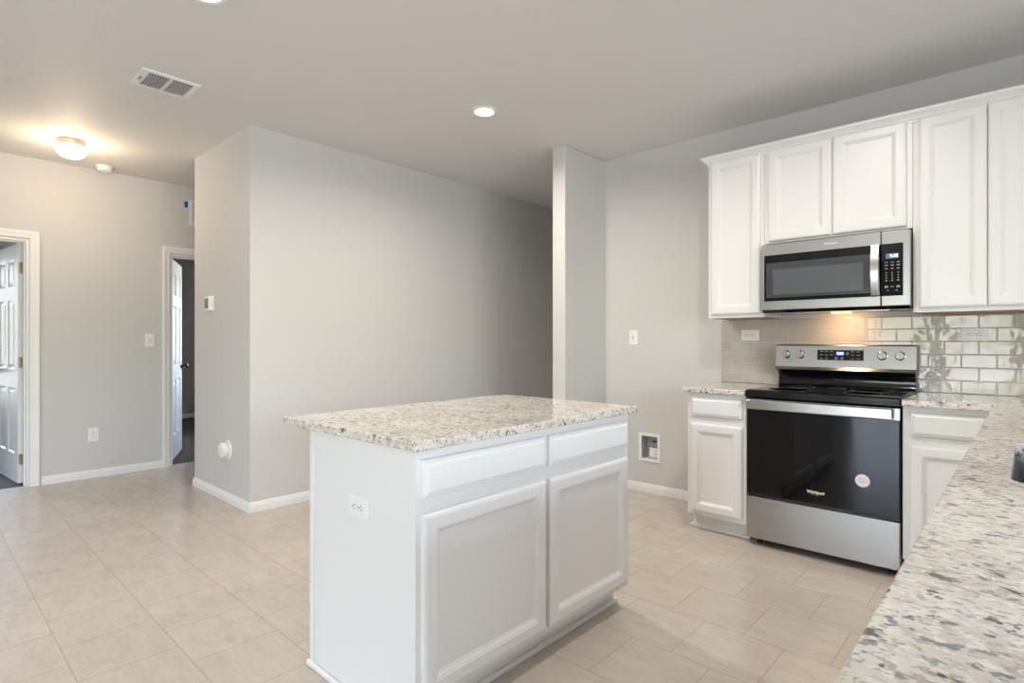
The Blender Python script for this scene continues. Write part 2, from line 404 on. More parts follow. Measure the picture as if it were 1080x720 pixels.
# ---------------------------------------------------------------- baseboards
def baseboard(name, pts, side):
    """swept moulding along XY points; side = +1 offsets to the left of travel"""
    prof = [(0, 0), (0.014, 0), (0.014, 0.040), (0.012, 0.046), (0.010, 0.050), (0.010, 0.056), (0.006, 0.064), (0.004, 0.070), (0, 0.070)]
    bm = bmesh.new(); P = [Vector(p) for p in pts]; rings = []
    for i, p in enumerate(P):
        dirs = []
        if i > 0: dirs.append((p-P[i-1]).normalized())
        if i < len(P)-1: dirs.append((P[i+1]-p).normalized())
        ns = [Vector((-d.y, d.x))*side for d in dirs]
        nn = ns[0] if len(ns) == 1 else (ns[0]+ns[1])/(1+ns[0].dot(ns[1]))
        rings.append([bm.verts.new((p.x+nn.x*a, p.y+nn.y*a, z)) for a, z in prof])
    for a, b in zip(rings, rings[1:]):
        for i in range(len(prof)): bm.faces.new((a[i], a[(i+1) % len(prof)], b[(i+1) % len(prof)], b[i]))
    bm.faces.new(rings[0]); bm.faces.new(rings[-1])
    return struct(link(name, bm, TRIM))
CW = 0.082
baseboard('baseboard_left', [(XF, D1[1]+CW), (XF, D2[0]-CW+0.02)], -1)
baseboard('baseboard_left_back', [(XF, YB), (XF, D1[0]-CW)], -1)
baseboard('baseboard_hall', [(XF, D2[1]+CW), (XF, 4.9)], -1)
baseboard('baseboard_partition', [(-5.16, 4.9), (-5.16, 1.66), (XB, 1.66), (XB, 5.5)], -1)
baseboard('baseboard_range', [(-2.78, 5.5), (-2.78, 3.485), (-2.655, 3.485), (-2.655, YR), (-1.64, YR)], -1)
baseboard('baseboard_passage', [(XB, 5.5), (-2.78, 5.5)], -1)
baseboard('baseboard_study', [(-9.8, 1.1), (-9.8, 3.7)], -1)
baseboard('baseboard_bedroom', [(-9.8, 1.0), (XF-T, 1.0)], -1)

# ---------------------------------------------------------------- interior doors
def casing(name, y0, y1, ztop, x, nx):
    """moulded architrave round an opening in the far wall"""
    prof = [(0, 0), (0, 0.010), (0.010, 0.013), (0.030, 0.013), (0.036, 0.017), (0.056, 0.019), (0.062, 0.017), (0.062, 0)]
    bm = bmesh.new()
    path = [(y0, 0, -1, 0), (y0, ztop, -1, 1), (y1, ztop, 1, 1), (y1, 0, 1, 0)]
    rings = []
    for y, z, dy, dz in path: rings.append([bm.verts.new((x+nx*d, y+dy*(0.008+a), z+dz*(0.008+a))) for a, d in prof])
    for a, b in zip(rings, rings[1:]):
        for i in range(len(prof)): bm.faces.new((a[i], a[(i+1) % len(prof)], b[(i+1) % len(prof)], b[i]))
    bm.faces.new(rings[0]); bm.faces.new(rings[-1])
    return bm
def doorway(n, y0, y1):
    bm = casing('c', y0, y1, DH, XF, 1)
    bm2 = bmesh.new()
    for a in ((y0, y0+0.014, 0, DH-0.014), (y1-0.014, y1, 0, DH-0.014), (y0, y1, DH-0.014, DH)):
        box(bm2, XF-T, XF, a[0], a[1], a[2], a[3])
    for a in ((y0+0.014, y0+0.026, 0, DH-0.026), (y1-0.026, y1-0.014, 0, DH-0.026), (y0+0.014, y1-0.014, DH-0.026, DH-0.014)):
        box(bm2, XF-T+0.04, XF-T+0.075, a[0], a[1], a[2], a[3])
    me = bpy.data.meshes.new('t'); bm2.to_mesh(me); bm.from_mesh(me); bm2.free(); bpy.data.meshes.remove(me)
    return struct(link('trim_%d' % n, bm, TRIM))
doorway(1, *D1); doorway(2, *D2)
def panel_door(n, hinge, ang, width, knob_side):
    """six-panel door swung about its hinge; ang = heading of the leaf from +X, degrees"""
    root = bpy.data.objects.new('door_%d' % n, None); C.objects.link(root); struct(root)
    W_, Hh, t = width, 2.025, 0.035
    bm = bmesh.new(); st = 0.11; mid = 0.09
    rails = [(0, 0.24), (0.80, 0.96), (1.56, 1.67), (1.90, Hh)]
    for a, b in ((0, st), (W_-st, W_)): box(bm, a, b, -t/2, t/2, 0, Hh)
    for a, b in rails: box(bm, st, W_-st, -t/2, t/2, a, b)
    for (r0, r1) in zip(rails, rails[1:]):
        box(bm, W_/2-mid/2, W_/2+mid/2, -t/2, t/2, r0[1], r1[0])
        for a, b in ((st, W_/2-mid/2), (W_/2+mid/2, W_-st)):
            for sgn in (-1, 1):
                f = Frame((0, 0, 0), (1, 0, 0), (0, sgn, 0))
                f.loops(bm, a, b, r0[1], r1[0], [(0, t/2), (0.004, t/2-0.004), (0.012, t/2-0.011), (0.020, t/2-0.011), (0.042, t/2-0.003)], back=0.0)
    link('door_leaf', bm, DOORW, root)
    kb = bmesh.new()
    for sgn in (-1, 1):
        f = Frame((0, 0, 0), (1, 0, 0), (0, sgn, 0))
        f.lathe(kb, W_-0.065, 0.93, [(0.030, t/2), (0.030, t/2+0.006), (0.012, t/2+0.012), (0.011, t/2+0.035), (0.022, t/2+0.040), (0.027, t/2+0.052), (0.024, t/2+0.064), (0.012, t/2+0.070), (0, t/2+0.071)], 20)
    link('door_knob', kb, BRONZE, root, smooth=True)
    for z in (0.20, 1.02, 1.82):
        hb = bmesh.new(); box(hb, -0.016, 0.002, -0.012, 0.012, z-0.045, z+0.045, 0.002)
        link('hinge', hb, BRASS, root)
    root.location = (hinge[0], hinge[1], 0.012); root.rotation_euler = (0, 0, rad(ang))
    return root
panel_door(1, (XF-T-0.035, D1[1]-0.035), 180+5.5, 0.735, 1)
panel_door(2, (XF-T-0.035, D2[0]+0.030), 180-24, 0.73, 1)

# ---------------------------------------------------------------- cabinets
DOOR_PROF = [(0, 0.013), (0.003, 0.0165), (0.008, 0.0185), (0.012, 0.020), (0.047, 0.020), (0.049, 0.0175), (0.053, 0.0172), (0.062, 0.0095), (0.066, 0.0085), (0.069, 0.0070)]
DRAW_PROF = [(0, 0.011), (0.003, 0.0135), (0.014, 0.0165), (0.017, 0.0185), (0.019, 0.020)]
def door_part(f, u0, u1, v0, v1, parent): return link('door', f.loops(bmesh.new(), u0, u1, v0, v1, DOOR_PROF, 0.0006), CAB, parent)
def drawer_part(f, u0, u1, v0, v1, parent): return link('drawer_front', f.loops(bmesh.new(), u0, u1, v0, v1, DRAW_PROF, 0.0006), CAB, parent)
def face_frame(f, w_, v0, v1, ustiles, vrails, parent):
    bm = bmesh.new()
    for a, b in ustiles: f.box(bm, a, b, v0, v1, -0.019, 0)
    us = sorted(ustiles)
    for (a, b), (c, d) in zip(us, us[1:]):
        for r0, r1 in vrails: f.box(bm, b, c, r0, r1, -0.019, 0)
    return link('face_frame', bm, CAB, parent)
def base_cabinet(name, label, f, w_, depth, cells, stiles, group=None, mould_ends=(False, False), toe_ins=(0, 0), low=None):
    t = thing(name, label, 'cabinet', f.p(w_/2, 0, -depth/2), group)
    top = 0.8836
    bm = bmesh.new()
    if low is None: f.box(bm, 0, w_, 0.105, top, -depth, -0.019)
    else:                                               # room left for the sink bowl
        f.box(bm, 0, low[0], 0.105, top, -depth, -0.019); f.box(bm, low[1], w_, 0.105, top, -depth, -0.019); f.box(bm, low[0], low[1], 0.105, 0.62, -depth, -0.019)
    link('carcass', bm, CAB, t)
    face_frame(f, w_, 0.105, top, stiles, [(0.105, 0.14), (0.688, 0.732), (0.848, top)], t)
    link('toe_kick', f.B(toe_ins[0], w_-toe_ins[1], 0, 0.1048, -depth, -0.075), CAB, t)
    bm = bmesh.new()
    f.box(bm, toe_ins[0]-(0.014 if mould_ends[0] else 0), w_-toe_ins[1]+(0.014 if mould_ends[1] else 0), 0, 0.02, -0.075, -0.060, 0.004)
    if mould_ends[0]: f.box(bm, toe_ins[0]-0.014, toe_ins[0], 0, 0.02, -depth, -0.075, 0.004)
    if mould_ends[1]: f.box(bm, w_-toe_ins[1], w_-toe_ins[1]+0.014, 0, 0.02, -depth, -0.075, 0.004)
    link('base_moulding', bm, TRIM, t)
    for u0, u1 in cells:
        drawer_part(f, u0, u1, 0.735, 0.853, t); door_part(f, u0, u1, 0.129, 0.688, t)
    return t

# island: doors face +X, u runs along +Y
fi = Frame((-1.345, 1.04, 0), (0, 1, 0), (1, 0, 0))
isl = base_cabinet('island_cabinet', 'white kitchen island cabinet with two drawers over two doors, standing alone mid floor', fi, 1.195, 0.63,
                   [(0.012, 0.590), (0.612, 1.172)], [(0, 0.035), (0.575, 0.627), (1.16, 1.195)], mould_ends=(False, True), toe_ins=(0, 0.0))
fe = Frame((-1.345, 1.04, 0), (-1, 0, 0), (0, -1, 0))     # the plain end facing the camera
bm = bmesh.new()
fe.box(bm, 0, 0.63, 0, 0.8836, 0.0, 0.006); fe.box(bm, 0.606, 0.632, 0, 0.8836, 0.006, 0.012, 0.003)
link('end_panel', bm, CAB, isl)
link('end_moulding', fe.B(0, 0.644, 0, 0.022, 0.006, 0.021, bev=0.006), TRIM, isl)
bm = poly_slab(rect(-2.150, -1.315, 1.008, 2.270), [], PZ(0.884), 0, 0.030, bev=0.004)
tag(recenter(link('island_countertop', bm, GRANITE)), 'speckled beige granite slab on top of the white island', 'countertop')

# base cabinets on the range wall: doors face -Y
YC = 3.44
fl = Frame((-1.625, YC, 0), (1, 0, 0), (0, -1, 0))
base_cabinet('base_cabinet', 'narrow white base cabinet with one drawer and door, left of the range', fl, 0.372, 0.60,
             [(0.024, 0.350)], [(0, 0.04), (0.332, 0.372)], mould_ends=(True, False))
fr_ = Frame((-0.474, YC, 0), (1, 0, 0), (0, -1, 0))
base_cabinet('base_cabinet', 'white corner base cabinet right of the range, partly behind the granite peninsula', fr_, 0.40, 0.60,
             [(0.033, 0.345)], [(0, 0.055), (0.325, 0.40)])
# run under the sink counter: doors face -X
fp = Frame((-0.095, 0.30, 0), (0, 1, 0), (-1, 0, 0))
base_cabinet('base_cabinet', 'white sink base cabinets under the granite counter in the right foreground', fp, 3.11, 0.64,
             [(0.03, 0.50), (0.53, 1.00), (1.12, 1.62), (1.64, 2.14), (2.26, 2.74)], [(0, 0.04), (0.49, 0.54), (0.99, 1.13), (1.61, 1.65), (2.13, 2.27), (2.73, 3.11)], low=(1.2, 1.97))

# granite counters along the walls
bm = poly_slab(rect(-1.652, -1.252, 3.405, YR-0.002), [], PZ(0.884), 0, 0.030, bev=0.004)
tag(recenter(link('countertop', bm, GRANITE)), 'short speckled granite counter left of the range', 'countertop')
SK = (-0.030, 0.385, 1.565, 2.205)
bm = poly_slab([(-0.474, 3.405), (-0.125, 3.405), (-0.125, 0.28), (XK-0.003, 0.28), (XK-0.003, YR-0.002), (-0.474, YR-0.002)], [rrect(*SK, 0.06)], PZ(0.884), 0, 0.030, bev=0.003)
tag(recenter(link('countertop', bm, GRANITE)), 'long speckled granite counter with sink cutout, filling the right foreground', 'countertop')

# sink bowl
sk = thing('kitchen_sink', 'stainless undermount sink bowl in the granite counter at right edge', 'sink', ((SK[0]+SK[1])/2, (SK[2]+SK[3])/2, 0.68))
bm = bmesh.new(); rings = []
for ins, z, r in ((-0.02, 0.883, 0.07), (0.0, 0.883, 0.06), (0.004, 0.86, 0.06), (0.012, 0.72, 0.06), (0.03, 0.692, 0.06), (0.06, 0.684, 0.05)):
    rings.append([bm.verts.new((x, y, z)) for x, y in rrect(SK[0]+ins, SK[1]-ins, SK[2]+ins, SK[3]-ins, r)])
for a, b in zip(rings, rings[1:]):
    for i in range(len(a)): bm.faces.new((a[i], a[(i+1) % len(a)], b[(i+1) % len(a)], b[i]))
bm.faces.new(rings[-1])
so = link('bowl', bm, SINKSTEEL, sk, smooth=50)
md = so.modifiers.new('thick', 'SOLIDIFY'); md.thickness = 0.001; md.offset = 1
link('drain', zlathe(bmesh.new(), 0.18, 1.885, [(0.045, 0.685), (0.045, 0.688), (0.036, 0.689), (0.030, 0.686), (0, 0.686)], 28), STEELV, sk, smooth=True)

# upper cabinets
YU = 3.72
UB, UT = 1.366, 2.412
def upper(label, x0, x1, z0, cells, stiles):
    f = Frame((x0, YU, 0), (1, 0, 0), (0, -1, 0)); w_ = x1-x0
    t = thing('wall_cabinet', label, 'cabinet', f.p(w_/2, z0, -0.16))
    link('carcass', f.B(0, w_, z0, UT+0.02, -0.328, -0.019), CAB, t)
    face_frame(f, w_, z0, UT+0.02, stiles, [(z0, z0+0.04), (UT-0.03, UT+0.02)], t)
    for u0, u1 in cells: door_part(f, u0, u1, z0+0.022 if z0 < 1.5 else z0+0.012, UT-0.002, t)
    if z0 < 1.5: link('bottom_edge', f.B(0.02, w_-0.002, z0-0.004, z0-0.0002, -0.328, -0.020), WOODEDGE, t, label='unpainted wood underside')
    return t
upper('tall white wall cabinet with one narrow door, left of the microwave', -1.608, -1.242, UB, [(0.022, 0.342)], [(0, 0.04), (0.322, 0.366)])
upper('short white wall cabinet with two doors above the microwave', -1.240, -0.468, 1.826, [(0.026, 0.382), (0.389, 0.746)], [(0, 0.045), (0.366, 0.406), (0.727, 0.772)])
upper('tall white wall cabinet with two doors, right of the microwave', -0.466, 0.15, UB, [(0.027, 0.307), (0.313, 0.593)], [(0, 0.045), (0.290, 0.330), (0.571, 0.616)])
upper('tall white corner wall cabinet beyond the right frame edge', 0.152, XK-0.003, UB, [(0.027, 0.37)], [(0, 0.045), (0.35, 0.405)])
# crown moulding
prof = [(0.0, 2.395), (0.004, 2.395), (0.006, 2.408), (0.013, 2.413), (0.016, 2.420), (0.032, 2.436), (0.036, 2.438), (0.040, 2.447), (0.040, 2.455), (0.0, 2.455)]
prof = [(a+0.0006, z) for a, z in prof]
bm = bmesh.new(); rings = []
for x, y, nx_, ny_ in ((-1.608, YR-0.003, -1, 0), (-1.608, YU, -1, -1), (XK-0.003, YU, 0, -1)):
    rings.append([bm.verts.new((x+nx_*a, y+ny_*a, z)) for a, z in prof])
for a, b in zip(rings, rings[1:]):
    for i in range(len(prof)): bm.faces.new((a[i], a[(i+1) % len(prof)], b[(i+1) % len(prof)], b[i]))
bm.faces.new(rings[0]); bm.faces.new(rings[-1])
tag(recenter(link('crown_moulding', bm, CAB)), 'white crown moulding along the top of the wall cabinets', 'moulding')

# tiled backsplash
struct(link('backsplash', B(-1.650, XK, YR-0.010, YR, 0.9145, UB-0.006, 0.003), BACKSPLASH))

# ---------------------------------------------------------------- range
RX0, RX1 = -1.246, -0.480; RW = RX1-RX0
f = Frame((RX0, 3.42, 0), (1, 0, 0), (0, -1, 0))          # d = 0 at the door's face
rg = thing('kitchen_range', 'stainless and black glass freestanding electric range with oven below', 'oven range', f.p(RW/2, 0, -0.3))
link('body', f.B(0.004, RW-0.004, 0.035, 0.872, -0.61, -0.045), BLACK, rg)
for u in (0.05, RW-0.05):
    for d in (-0.08, -0.56): link('foot', zlathe(bmesh.new(), RX0+u, 3.42-d, [(0.018, 0), (0.018, 0.012), (0.010, 0.014), (0.010, 0.036)], 16), BLACKPL, rg)
link('storage_drawer', f.B(0.002, RW-0.002, 0.045, 0.290, -0.043, 0.004, bev=0.004), STEEL, rg)
link('drawer_gap', f.B(0.006, RW-0.006, 0.291, 0.305, -0.043, -0.012), BLACKPL, rg)
od = link('oven_door', f.B(0.002, RW-0.002, 0.306, 0.872, -0.043, 0.0, bev=0.003), BLACK, rg)
link('door_glass', f.B(0.006, RW-0.006, 0.312, 0.806, 0.0003, 0.004, bev=0.001), BLACKGLASS, od)
link('door_top_band', f.B(0.002, RW-0.002, 0.807, 0.868, 0.0003, 0.006, bev=0.001), STEEL, od)
bm = bmesh.new()
f.box(bm, 0.012, RW-0.030, 0.812, 0.866, 0.028, 0.046, 0.004)
for u in (0.02, RW-0.062): f.box(bm, u, u+0.024, 0.818, 0.860, 0.006, 0.030)
link('door_handle', bm, STEELV, od)
link('logo', text_bm('Whirlpool', 0.021, f, 0.376, 0.374, 0.0045, 0.0004, bold=0.0006), LOGO, od, label='small silver maker name lettering')
swb = bmesh.new()
for i in range(14):
    a0, a1 = PI*1.1+PI*0.8*i/14, PI*1.1+PI*0.8*(i+1)/14
    q = [swb.verts.new(f.p(0.376+r*math.cos(a)*0.9, 0.366+r*math.sin(a)*0.28+0.002, dd)) for dd in (0.0042, 0.0048) for r, a in ((0.030, a0), (0.030, a1), (0.026, a1), (0.026, a0))]
    swb.faces.new(q[4:8]); swb.faces.new(q[0:4])
    for k in range(4): swb.faces.new((q[k], q[(k+1) % 4], q[4+(k+1) % 4], q[4+k]))
link('logo_swoosh', swb, LOGO_GOLD, od)
su, sv = -0.646-RX0, 0.477
st_ = link('sticker', f.lathe(bmesh.new(), su, sv, [(0.0, 0.0042), (0.036, 0.0042), (0.036, 0.0048), (0, 0.0048)], 40), PURPLE, od, label='round white sticker with purple rim')
link('sticker_face', f.lathe(bmesh.new(), su, sv, [(0.0, 0.0049), (0.0325, 0.0049), (0.0325, 0.0052), (0, 0.0052)], 40), STICKER, st_)
bm = bmesh.new()
for v0, ww in ((0.014, 0.026), (0.006, 0.040), (-0.002, 0.046), (-0.010, 0.036)):
    u = su-ww/2
    while u < su+ww/2-0.003:
        l_ = random.uniform(0.003, 0.008); f.box(bm, u, min(u+l_, su+ww/2), sv+v0-0.0012, sv+v0+0.0012, 0.0053, 0.0056); u += l_+0.002
link('sticker_print', bm, STICKER_TXT, st_)
# cooktop
ct = link('cooktop', f.B(-0.003, RW+0.003, 0.876, 0.921, -0.545, 0.016, bev=0.006), BLACK, rg)
link('glass_top', f.B(0.010, RW-0.010, 0.9212, 0.924, -0.520, 0.004, bev=0.001), BLACKGLASS, ct)
for u, d, r in ((0.20, -0.14, 0.115), (0.57, -0.14, 0.090), (0.20, -0.39, 0.075), (0.57, -0.39, 0.105), (0.385, -0.43, 0.05)):
    p = f.p(u, 0, d)
    link('burner_ring', zlathe(bmesh.new(), p.x, p.y, [(r-0.003, 0.92405), (r, 0.92405), (r, 0.9243), (r-0.003, 0.9243), (r-0.003, 0.92405)], 48), GLYPH_DIM, ct)
# backguard: black riser, then the slanted stainless panel
def slab_yz(pts, x0, x1):
    bm = bmesh.new(); A = [bm.verts.new((x0, y, z)) for y, z in pts]; Bv = [bm.verts.new((x1, y, z)) for y, z in pts]
    for i in range(len(pts)): bm.faces.new((A[i], A[(i+1) % len(pts)], Bv[(i+1) % len(pts)], Bv[i]))
    bm.faces.new(A); bm.faces.new(Bv); return bm
link('riser', slab_yz([(3.952, 0.915), (3.975, 0.924), (3.985, 0.945), (3.985, 0.985), (3.975, 1.010), (3.955, 1.022), (4.035, 1.022), (4.035, 0.915)], RX0+0.008, RX1-0.006), BLACK, rg, smooth=60)
bgp = link('control_panel', slab_yz([(3.938, 1.0225), (3.930, 1.028), (3.945, 1.045), (3.960, 1.180), (3.966, 1.187), (4.035, 1.187), (4.035, 1.0225)], RX0-0.001, RX1+0.001), STEEL, rg)
sl = math.atan2(0.015, 0.135)
class Slant(Frame):
    def p(s, u, v_, d):      # v measured up the slanted face from its foot
        return Vector((RX0+u, 3.945 + v_*math.sin(sl) - d*math.cos(sl), 1.045 + v_*math.cos(sl) + d*math.sin(sl)))
    def box(s, bm, u0, u1, v0, v1, d0, d1, bev=0, seg=2):
        vs = [bm.verts.new(s.p(u, v_, d)) for u in (u0, u1) for v_ in (v0, v1) for d in (d0, d1)]
        for q in ((0, 1, 3, 2), (4, 6, 7, 5), (0, 4, 5, 1), (2, 3, 7, 6), (0, 2, 6, 4), (1, 5, 7, 3)): bm.faces.new([vs[i] for i in q])
        return bm
sf = Slant((0, 0, 0), (1, 0, 0), (0, -1, 0))
pan = link('control_display', sf.B(-0.996-RX0, -0.742-RX0, 0.046, 0.110, 0.0003, 0.002), BLACKGLASS, bgp)
link('clock', sf.B(-0.890-RX0, -0.846-RX0, 0.076, 0.100, 0.0022, 0.0026), LCD, pan)
link('clock_digits', text_bm('9:08', 0.021, sf, -0.868-RX0, 0.088, 0.0029, 0.0002, bold=0.0003), DIGIT, pan)
for u in (-0.972, -0.944, -0.916, -0.800, -0.770):
    for v_ in (0.100, 0.079, 0.056):
        if u == -0.916 and v_ < 0.06: continue
        link('key_print', sf.B(u-RX0-0.008, u-RX0+0.008, v_-0.002, v_+0.002, 0.0022, 0.0025), GLYPH_DIM, pan)
for u, v_, r in ((-0.889, 0.058, 0.009), (-0.857, 0.058, 0.009), (-0.829, 0.088, 0.009)):
    pts = [(r, 0.0022), (r, 0.0026), (r-0.0018, 0.0026), (r-0.0018, 0.0022), (r, 0.0022)]
    link('button_ring', sf.lathe(bmesh.new(), u-RX0, v_, pts, 20), GLYPH_DIM, pan)
    link('button_print', sf.B(u-RX0-0.003, u-RX0+0.003, v_-0.001, v_+0.001, 0.0022, 0.0026), GLYPH_DIM, pan)
for x in (-1.181, -1.095, -0.645, -0.557):
    k = link('knob', sf.lathe(bmesh.new(), x-RX0, 0.078, [(0.027, 0.0003), (0.027, 0.004), (0.0235, 0.006), (0.0225, 0.022), (0.020, 0.0245), (0, 0.025)], 32), STEELV, bgp, smooth=True)
    link('knob_grip', sf.B(x-RX0-0.0045, x-RX0+0.0045, 0.078-0.022, 0.078+0.022, 0.0252, 0.032), STEELV, k)
    link('knob_mark', sf.B(x-RX0-0.0012, x-RX0+0.0012, 0.108, 0.114, 0.0003, 0.0008), DARK, bgp)

# ---------------------------------------------------------------- microwave
MX0, MX1, MY = -1.238, -0.469, 3.65
f = Frame((MX0, MY, 0), (1, 0, 0), (0, -1, 0)); MW = MX1-MX0
mw = thing('microwave', 'stainless over-the-range microwave with black window and side keypad', 'microwave', f.p(MW/2, 1.386, -0.2))
link('body', f.B(0.002, MW-0.002, 1.392, 1.812, -0.385, -0.030), BLACKPL, mw)
su_ = 0.636                                            # seam between door and keypad side
dr = link('door', f.B(0.0, su_-0.001, 1.402, 1.811, -0.029, 0.0, bev=0.004), STEEL, mw)
link('door_glass', f.B(0.018, su_-0.001, 1.457, 1.742, 0.0003, 0.003, bev=0.001), BLACKGLASS, dr)
f2 = f
bm = f.loops(bmesh.new(), 0.030, 0.588, 1.478, 1.693, [(0, 0.0038), (0.012, 0.0038)], 0.0031)
link('window_border', bm, MWINNER, dr)
link('window_screen', f.B(0.070, 0.552, 1.495, 1.652, 0.0040, 0.0046), MWGLASS, dr)
# bowed handle
bm = bmesh.new(); rings = []
for i in range(17):
    s = i/16; z = 1.462+0.275*s; bow = 0.020 + 0.026*math.sin(PI*s)
    rings.append([bm.verts.new(f.p(u, z, d)) for u, d in ((0.590, bow), (0.594, bow+0.008), (0.630, bow+0.008), (0.634, bow), (0.630, bow-0.004), (0.594, bow-0.004))])
for a, b in zip(rings, rings[1:]):
    for i in range(6): bm.faces.new((a[i], a[(i+1) % 6], b[(i+1) % 6], b[i]))
bm.faces.new(rings[0]); bm.faces.new(rings[-1])
for z in (1.470, 1.710): f.box(bm, 0.600, 0.624, z, z+0.020, 0.003, 0.026)
link('handle', bm, STEELV, dr, smooth=40)
link('logo', text_bm('Whirlpool', 0.017, f, 0.388, 1.778, 0.0004, 0.0004, bold=0.0003), LOGO, dr, label='small silver maker name lettering')
cs = link('keypad_side', f.B(su_+0.001, MW, 1.402, 1.811, -0.029, 0.0, bev=0.004), STEEL, mw)
kp = link('keypad', f.B(su_+0.001, -0.501-MX0, 1.457, 1.742, 0.0003, 0.003, bev=0.001), BLACKGLASS, cs)
link('clock', f.B(-0.580-MX0, -0.520-MX0, 1.660, 1.688, 0.0032, 0.0036), LCD_GREY, kp)
link('clock_digits', text_bm('9:18', 0.021, f, -0.543-MX0, 1.674, 0.0038, 0.0002, bold=0.0004), DIGIT, kp)
for u in (-0.577, -0.550, -0.523):
    for z, hw, hh in ((1.640, 0.007, 0.0022), (1.624, 0.008, 0.003), (1.606, 0.006, 0.003), (1.583, 0.003, 0.003), (1.569, 0.003, 0.003), (1.555, 0.003, 0.003), (1.541, 0.0045, 0.003), (1.507, 0.008, 0.0055 if u != -0.550 else 0.002)):
        link('key_print', f.B(u-MX0-hw, u-MX0+hw, z-hh, z+hh, 0.0032, 0.0035), GLYPH_DIM, kp)
for u in (-0.570, -0.530): link('key_print', f.B(u-MX0-0.005, u-MX0+0.005, 1.484, 1.489, 0.0032, 0.0035), GLYPH_DIM, kp)
link('vent_strip', slab_yz([(MY-0.0, 1.4015), (MY+0.02, 1.386), (MY+0.385, 1.386), (MY+0.385, 1.3918), (MY+0.028, 1.3918), (MY+0.0, 1.4018)], MX0+0.003, MX1-0.003), BLACK, mw)
for x in (-1.10, -0.72): link('grease_filter', B(x, x+0.14, 3.76, 3.86, 1.383, 1.3858), STEEL, mw)
link('under_lamp', B(-0.90, -0.80, 3.875, 3.925, 1.3825, 1.3858, 0.001), mat('lit_lamp_cover', (0.9, 0.85, 0.7), 0.4, emit=(1, 0.66, 0.34), estr=2.5), mw)
l = bpy.data.lights.new('microwave_light', 'AREA'); l.shape = 'RECTANGLE'; l.size = 0.10; l.size_y = 0.05; l.energy = HOOD_W; l.color = (1, 0.60, 0.32)
o = bpy.data.objects.new('microwave_light', l); C.objects.link(o); o.location = (-0.85, 3.90, 1.380); o.rotation_euler = (rad(22), 0, 0)

# ---------------------------------------------------------------- wall plates
def outlet(label, f, u, v_, horizontal, parent=None, group='electrical outlets'):
    t = thing('wall_outlet', label, 'outlet', f.p(u, v_, 0), group)
    hw, hh = (0.061, 0.038) if horizontal else (0.038, 0.061)
    link('cover_plate', f.loops(bmesh.new(), u-hw, u+hw, v_-hh, v_+hh, [(0, 0.003), (0.003, 0.0055), (0.005, 0.006)], 0.0004), PLASTIC, t)
    for s in (-1, 1):
        cu, cv = (u+s*0.0195, v_) if horizontal else (u, v_+s*0.0195)
        r = link('receptacle', f.lathe(bmesh.new(), cu, cv, [(0.0165, 0.006), (0.0165, 0.0072), (0.0155, 0.0078), (0, 0.0078)], 24), PLASTIC, t)
        bm = bmesh.new()
        for du, dv, a, b in ((-0.006, 0.004, 0.0012, 0.0045), (0.006, 0.004, 0.0012, 0.0038), (0, -0.008, 0.0026, 0.0026)):
            if horizontal: du, dv, a, b = dv, du, b, a
            f.box(bm, cu+du-a, cu+du+a, cv+dv-b, cv+dv+b, 0.0070, 0.0081)
        link('slots', bm, DARK, r)
    link('screw', f.lathe(bmesh.new(), u, v_, [(0.0028, 0.006), (0.0028, 0.0066), (0, 0.007)], 12), PLASTIC_GREY, t)
    return t
def switch(label, f, u, v_):
    t = thing('wall_switch', label, 'switch', f.p(u, v_, 0), 'light switches')
    link('cover_plate', f.loops(bmesh.new(), u-0.038, u+0.038, v_-0.059, v_+0.059, [(0, 0.003), (0.003, 0.0055), (0.005, 0.006)], 0.0004), PLASTIC, t)
    link('toggle', f.loops(bmesh.new(), u-0.005, u+0.005, v_-0.012, v_+0.012, [(0, 0.0062), (0.001, 0.013), (0.002, 0.016)], 0.0061), PLASTIC_GREY, t)
    for s in (-1, 1): link('screw', f.lathe(bmesh.new(), u, v_+s*0.030, [(0.0028, 0.006), (0.0028, 0.0066), (0, 0.007)], 12), PLASTIC_GREY, t)
    return t
fR = Frame((0, YR, 0), (1, 0, 0), (0, -1, 0)); fS = Frame((0, YR-0.0102, 0), (1, 0, 0), (0, -1, 0))
fF = Frame((XF, 0, 0), (0, 1, 0), (1, 0, 0)); fP = Frame((0, 1.66, 0), (1, 0, 0), (0, -1, 0)); fI = Frame((0, 1.0338, 0), (1, 0, 0), (0, -1, 0))
outlet('white horizontal outlet on the tile left of the range', fS, -1.447, 1.252, True)
outlet('white horizontal outlet on the tile right of the range', fS, -0.226, 1.248, True)
outlet('white horizontal outlet on the end panel of the island', fI, -1.650, 0.655, True)
outlet('white upright outlet low on the wall between the two doors', fF, 1.145, 0.382, False)
switch('white light switch on the wall between the two doors', fF, 1.580, 1.221)
switch('white light switch on the wall left of the wall cabinets', fR, -2.383, 1.240)
# recessed water supply box
wb = thing('water_supply_box', 'white recessed refrigerator water box low on wall beside the base cabinet', 'utility box', fR.p(-2.235, 0.25, 0))
u0, u1, v0, v1 = WBX
bm = bmesh.new()
for a in ((u0-0.020, u0+0.006, v0-0.018, v1+0.018), (u1-0.006, u1+0.020, v0-0.018, v1+0.018), (u0+0.006, u1-0.006, v0-0.018, v0+0.006), (u0+0.006, u1-0.006, v1-0.006, v1+0.018)): fR.box(bm, *a, 0.0004, 0.008)
link('trim_frame', bm, PLASTIC, wb)
bm = bmesh.new(); e_ = 0.0008
for a in ((u0+e_, u0+0.004, v0+e_, v1-e_, -0.085, 0), (u1-0.004, u1-e_, v0+e_, v1-e_, -0.085, 0), (u0+0.004, u1-0.004, v0+e_, v0+0.004, -0.085, 0), (u0+0.004, u1-0.004, v1-0.004, v1-e_, -0.085, 0), (u0+e_, u1-e_, v0+e_, v1-e_, -0.089, -0.085)): fR.box(bm, *a)
